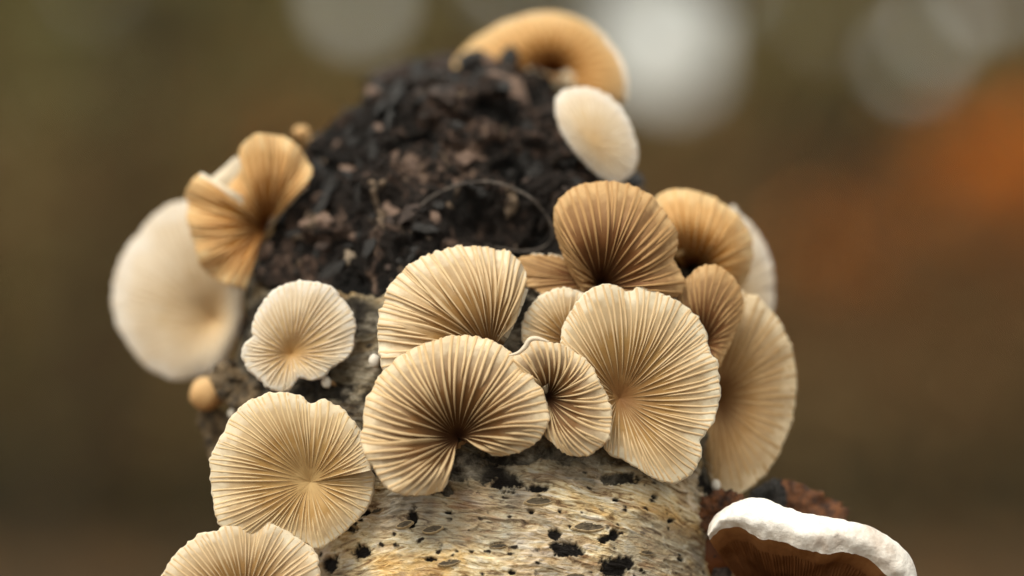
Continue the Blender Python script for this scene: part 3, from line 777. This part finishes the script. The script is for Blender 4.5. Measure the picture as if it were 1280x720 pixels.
# P
fungus('large round cream fungus with a pale central hub and a split', 'ivory',
       Cap(z5([(783, 352), (790, 372), (785, 430), (765, 490), (720, 540), (670, 580), (620, 615), (592, 625), (560, 605), (500, 600), (420, 610), (330, 590), (270, 545), (250, 490), (240, 430), (235, 370), (240, 300), (270, 240), (300, 180), (350, 128), (400, 105), (450, 90), (510, 90), (552, 106), (575, 128), (622, 117), (670, 137), (710, 172), (745, 217), (765, 270), (777, 320), (784, 354)]),
           z5([(575, 395)])[0], 0.0018, bowl=0.28, um=0.70, ty=-0.18, tx=-0.05, curl=0.05, closed=False, spiral=0.22, seed=16, ruff=0.02, nruff=6, hubdip=-0.03, teeth=0.010), gills=40, gh=0.036, gill_lo=0.12)
# Q
fungus('half hidden cream fungus low on the flank under the round split one', 'cream',
       Cap(z5([(50, 760), (62, 718), (100, 660), (150, 610), (205, 577), (250, 570), (290, 546), (340, 535), (374, 546), (410, 535), (460, 546), (500, 580), (550, 605), (585, 635), (600, 680), (606, 740), (590, 840), (510, 940), (390, 990), (220, 970), (100, 880)]),
           z5([(345, 830)])[0], -0.0005, bowl=0.28, um=0.72, ty=-0.12, seed=17, ruff=0.025, nruff=7, teeth=0.010), gills=34, gh=0.042)
# T  top tan dome, far behind
fungus('tan domed cap crowning the far side of the black tip', 'orange',
       Cap([(566, 84), (582, 60), (605, 42), (640, 24), (690, 15), (735, 30), (765, 60), (782, 95), (778, 128), (750, 118), (720, 106), (680, 100), (640, 98), (600, 92)],
           (690, 92), 0.052, bowl=0.55, um=0.60, ty=-0.1, seed=18, clear=False, ruff=0.0, hubdip=0.35), gills=20, gh=0.02, individual=False)
# U
fungus('rounded off-white cap beside the black tip under the tan dome', 'white',
       Cap([(694, 132), (704, 115), (735, 111), (765, 124), (785, 150), (797, 190), (788, 218), (768, 229), (742, 214), (718, 188), (700, 160)],
           (742, 176), 0.0215, bowl=-0.30, um=1.0, ty=-0.05, tx=0.1, seed=19, clear=False, ruff=0.0), gills=20, gh=0.02, individual=False)

# small buttons and buds
def button(px, py, r, label, mat, Y=None, stretch=1.2, name='young_fungus', lift=0.6, seed=0, foot=None):
    p, n = surf_at(px, py) if Y is None else (None, None)
    c = (p + n * r * SPX * lift) if Y is None else W(px, py, Y)
    if Y is None: c = W(px, py, c[1])
    c = np.array(c); rr = r * SPX
    th = np.linspace(0.05, math.pi - 0.05, 14); ph = np.linspace(0, 2 * math.pi, 22, endpoint=False)
    T, Pp = np.meshgrid(th, ph, indexing='ij')
    V = np.stack([np.sin(T) * np.cos(Pp), np.sin(T) * np.sin(Pp) * 0.9, np.cos(T) * stretch], -1)
    V = V * (1 + 0.16 * fbm(V * 1.6 + seed * 3.1, 2, 3))[..., None]
    root = empty(name, c); tag(root, label, 'fungus', 'tiny young fungi on the log')
    mesh_obj('cap', V.reshape(-1, 3) * rr, grid_faces(14, 22, True)[:, ::-1], mat, root, attrs={'u': np.clip(1 - T / math.pi, 0, 1).reshape(-1)})
    q, m = nearest_log(c)
    if foot is not None: q, m = c + np.array([0, foot, 0]), np.zeros(3)
    path = [c * (1 - s) + (q - m * 0.001) * s for s in np.linspace(0, 1, 6)]
    Vs, Fs = tube_mesh(path, [rr * k for k in (.5, .55, .5, .5, .55, .7)])
    mesh_obj('stem', Vs - c, Fs, M_STEM, root, attrs={'u': np.full(len(Vs), .3)})
button(408, 478, 6.5, 'tiny white bead of a fungus below the round ivory one', M_BEAD, Y=0.0085, seed=1)
button(468, 451, 7.5, 'tiny white bead of a fungus beside the large cream fan', M_BEAD, Y=0.0065, seed=2)
button(895, 606, 6, 'tiny white bead of a fungus at the foot of the tall side cap', M_BEAD, Y=0.0120, seed=3, foot=0.003)
button(258, 492, 23, 'round tan bud jutting from the shaded flank of the log', M_BUD, Y=0.024, stretch=0.95, seed=4)
button(377, 166, 12, 'little pale knob above the crumpled orange fungus', M_BUD, Y=0.036, stretch=0.8, seed=5)
button(290, 517, 5, 'tiny white bead of a fungus next to the round tan bud', M_BEAD, Y=0.0205, seed=6)

# ------------------------------------------------------------------ thick white bracket on the flank
def white_bracket():
    crest = np.array([(884, 668), (889, 650), (903, 637), (925, 626), (950, 622), (985, 635), (1003, 642), (1040, 646), (1075, 655), (1105, 668), (1130, 686), (1143, 706), (1147, 735), (1140, 765)], float)
    lower = np.array([(887, 676), (893, 670), (905, 662), (928, 663), (950, 675), (985, 678), (1015, 688), (1033, 692), (1055, 690), (1085, 702), (1112, 720), (1128, 732), (1136, 748), (1132, 772)], float)
    n = 150
    C = smooth_outline(crest, False, n); L = smooth_outline(lower, False, n)
    s = np.linspace(0, 1, n)
    Yc = 0.004 - 0.004 * np.sin(s * math.pi)
    rows = []; mats = []
    cen = np.array([985.0, 775.0])
    for k in np.linspace(0, 1, 9):                     # top skin, running back and down
        b = (1 - k)
        q = C + (np.array([975.0, 720.0]) - C) * 0.34 * b
        rows.append(W(q[:, 0], q[:, 1] - 5 * np.sin(b * math.pi), Yc + 0.021 * b ** 0.9))
    for k in np.linspace(0.12, 1, 9):                  # blunt rounded margin that faces us
        q = C * (1 - k) + L * k
        bul = math.sin(k * math.pi) * 0.0016 + 0.0012 * k
        rows.append(W(q[:, 0], q[:, 1], Yc - bul))
    for k in np.linspace(0.06, 1, 22):                 # gilled underside, going in and down
        q = L + (cen - L) * k
        rows.append(W(q[:, 0], q[:, 1] + 14 * math.sin(k * math.pi), Yc - 0.0012 + 0.0035 * min(k * 6, 1) + 0.011 * k))
    R = np.stack(rows, 0)
    jit = np.zeros(R.shape[:2]); jit += fbm(R * 1000 / 4.0, 33, 4) * 0.0007 + fbm(R * 1000 / 1.1, 34, 3) * 0.00022
    R[..., 1] += jit; R[..., 2] += jit * 0.8
    nr = len(rows)
    U = np.repeat(np.concatenate([np.full(18, 1.0), np.linspace(.9, 0, 22)])[:, None], n, 1)
    root = empty('thick_bracket', R[10, 40]); loc = np.array(root.location)
    tag(root, 'thick bracket fungus with a bright white upper side and dark brown underside', 'fungus')
    t = NT('white_bracket_skin')
    c = t.ramp(t.noise(t.pos(), 190, 5, 0.6), [(0.34, (0.62, 0.54, 0.47)), (0.48, (0.84, 0.80, 0.74)), (0.7, (0.92, 0.90, 0.87))])
    mt = t.finish(t.principled(c, 0.6, 0.25, t.bump(t.noise(t.pos(), 900, 5, 0.65), 0.0004, 0.8)))
    under = flesh('bracket_underside', (0.10, 0.032, 0.010), (0.15, 0.050, 0.015), (0.34, 0.16, 0.06), 0.05)
    f1 = grid_faces(18, n); o1 = mesh_obj('upper_side', R[:18].reshape(-1, 3) - loc, f1, mt, root)
    mesh_obj('underside', R[17:].reshape(-1, 3) - loc, grid_faces(nr - 17, n), under, root, attrs={'u': U[17:].reshape(-1)})
    # gills under it
    allV, allF, allU, allH = [], [], [], []
    for i in range(64):
        c_ = int(2 + i * (n - 5) / 63); base = R[19:nr - 1, c_]; m = len(base); k = np.linspace(0, 1, m)
        tx_ = R[19:nr - 1, min(c_ + 1, n - 1)] - R[19:nr - 1, c_ - 1]; tx_ /= np.linalg.norm(tx_, axis=1)[:, None]
        dn = np.array([0, -0.8, -0.6]); h = 0.0009 * np.sin(np.clip(k * 1.1 + .05, 0, 1) * math.pi)
        w = 0.00016
        Vg = np.stack([base - tx_ * w, base + dn * h[:, None], base + tx_ * w], 1).reshape(-1, 3)
        allF.append(grid_faces(m, 3) + len(allV) * m * 3); allV.append(Vg); allU.append(np.repeat(.75 - .6 * k, 3)); allH.append(np.tile([0, .4, 0], m))
    o = mesh_obj('gills', np.concatenate(allV) - loc, np.concatenate(allF), under, root, attrs={'u': np.concatenate(allU), 'h': np.concatenate(allH)}); o['kind'] = 'stuff'
    # foot into the log
    p, nn = nearest_log(W(900, 690, 0.012)); st = W(945, 680, 0.0105)
    path = [np.array(st) * (1 - k) + (p - nn * 0.003) * k for k in np.linspace(0, 1, 7)]
    Vs, Fs = tube_mesh(path, [0.0030, .0034, .0034, .0034, .0036, .004, .0045], 18)
    mesh_obj('stem', Vs - loc, Fs, under, root, attrs={'u': np.full(len(Vs), .3)})
white_bracket()

# ------------------------------------------------------------------ torn rusty bark behind the bracket
def shard(pts, hub, Y, mat, bowl=0.25, tx=0.0, ty=0.0, thick=0.0009, seed=0, name='torn_bark', parent=None, ruff=0.10, rough=1.0):
    parent = parent or LOGROOT
    cap = Cap(pts, hub, Y, bowl=bowl, um=0.7, tx=tx, ty=ty, seed=seed, ruff=ruff, nruff=4, teeth=0.05 * rough, clear=False)
    us = np.linspace(0.02, 1, 16); tt = np.arange(120) / 120
    U, T = np.meshgrid(us, tt, indexing='ij')
    A = cap.at(U, T); N = cap.normal(U, T)
    A = A + N * rough * (0.0005 * fbm(A * 1000 / 1.6, 51 + seed, 4) + 0.0002 * fbm(A * 1000 / .5, 61, 2))[..., None]
    B = A - N * thick
    rows = np.concatenate([A, B[::-1]], 0)
    mesh_obj(name, rows.reshape(-1, 3) - np.array(parent.location), grid_faces(32, 120, True), mat, parent, attrs={'u': np.concatenate([U, U[::-1]]).reshape(-1)})
shard([(960, 612), (975, 600), (1000, 604), (1025, 616), (1048, 628), (1062, 648), (1040, 668), (1000, 672), (960, 664), (945, 635)], (990, 640), 0.0165, M_TORN, 0.25, 0.1, seed=1)
shard([(935, 622), (952, 606), (972, 598), (984, 622), (976, 652), (945, 655)], (958, 630), 0.0145, M_CR[0], 0.3, seed=2)
shard([(868, 640), (885, 618), (905, 612), (930, 622), (925, 650), (905, 680), (885, 668)], (898, 645), 0.0095, M_TORN, 0.25, seed=3)
shard([(893, 690), (905, 668), (922, 672), (918, 712), (905, 735), (892, 720)], (906, 700), 0.0095, M_CR[1], 0.2, seed=4)
shard([(245, 520), (262, 505), (285, 520), (292, 560), (280, 590), (262, 570), (255, 545)], (272, 548), 0.026, M_ROTTAN, 0.25, seed=5)
shard([(455, 105), (475, 88), (510, 75), (550, 67), (590, 70), (600, 95), (560, 112), (500, 118)], (530, 95), 0.062, M_CR[1], 0.3, seed=6)
shard([(262, 470), (280, 450), (300, 462), (322, 480), (330, 500), (300, 510), (276, 500)], (298, 482), 0.020, M_ROTTAN, 0.25, seed=7)

shard(z1([(256, 176), (285, 166), (320, 138), (352, 112), (374, 128), (372, 165), (350, 196), (330, 230), (284, 220)]), z1([(318, 172)])[0], 0.0275, M_TOP, -0.25, seed=8, name='folded_margin', parent=M_ROOT, ruff=0.02, rough=0.2)

# thin dry fibre looped over the hollow
def fibre():
    pts = np.array([(520, 262), (545, 243), (575, 231), (605, 227), (635, 233), (662, 247), (682, 268), (691, 288), (686, 304), (664, 314), (630, 312), (602, 307)], float)
    p = smooth_outline(pts, False, 60)
    y = np.array([surf_at(a, b)[0][1] for a, b in p[::6]]); y = np.interp(np.arange(60), np.arange(0, 60, 6), y)
    Yv = np.minimum(np.interp(np.arange(60), [0, 6, 30, 54, 59], [y[0] + .001, y[6] - .0005, 0.0155, y[54] - .0005, y[59] + .001]), 0.024)
    path = W(p[:, 0], p[:, 1], Yv)
    V, F = tube_mesh(path, [0.00022 * (1 + .3 * math.sin(i * .7)) for i in range(60)], 8)
    o = mesh_obj('dry_fibre', V, F, M_FIBRE, loc=path[0])
    tag(o, 'thin dark dry fibre looped over the hollow in the black tip', 'fibre')
fibre()
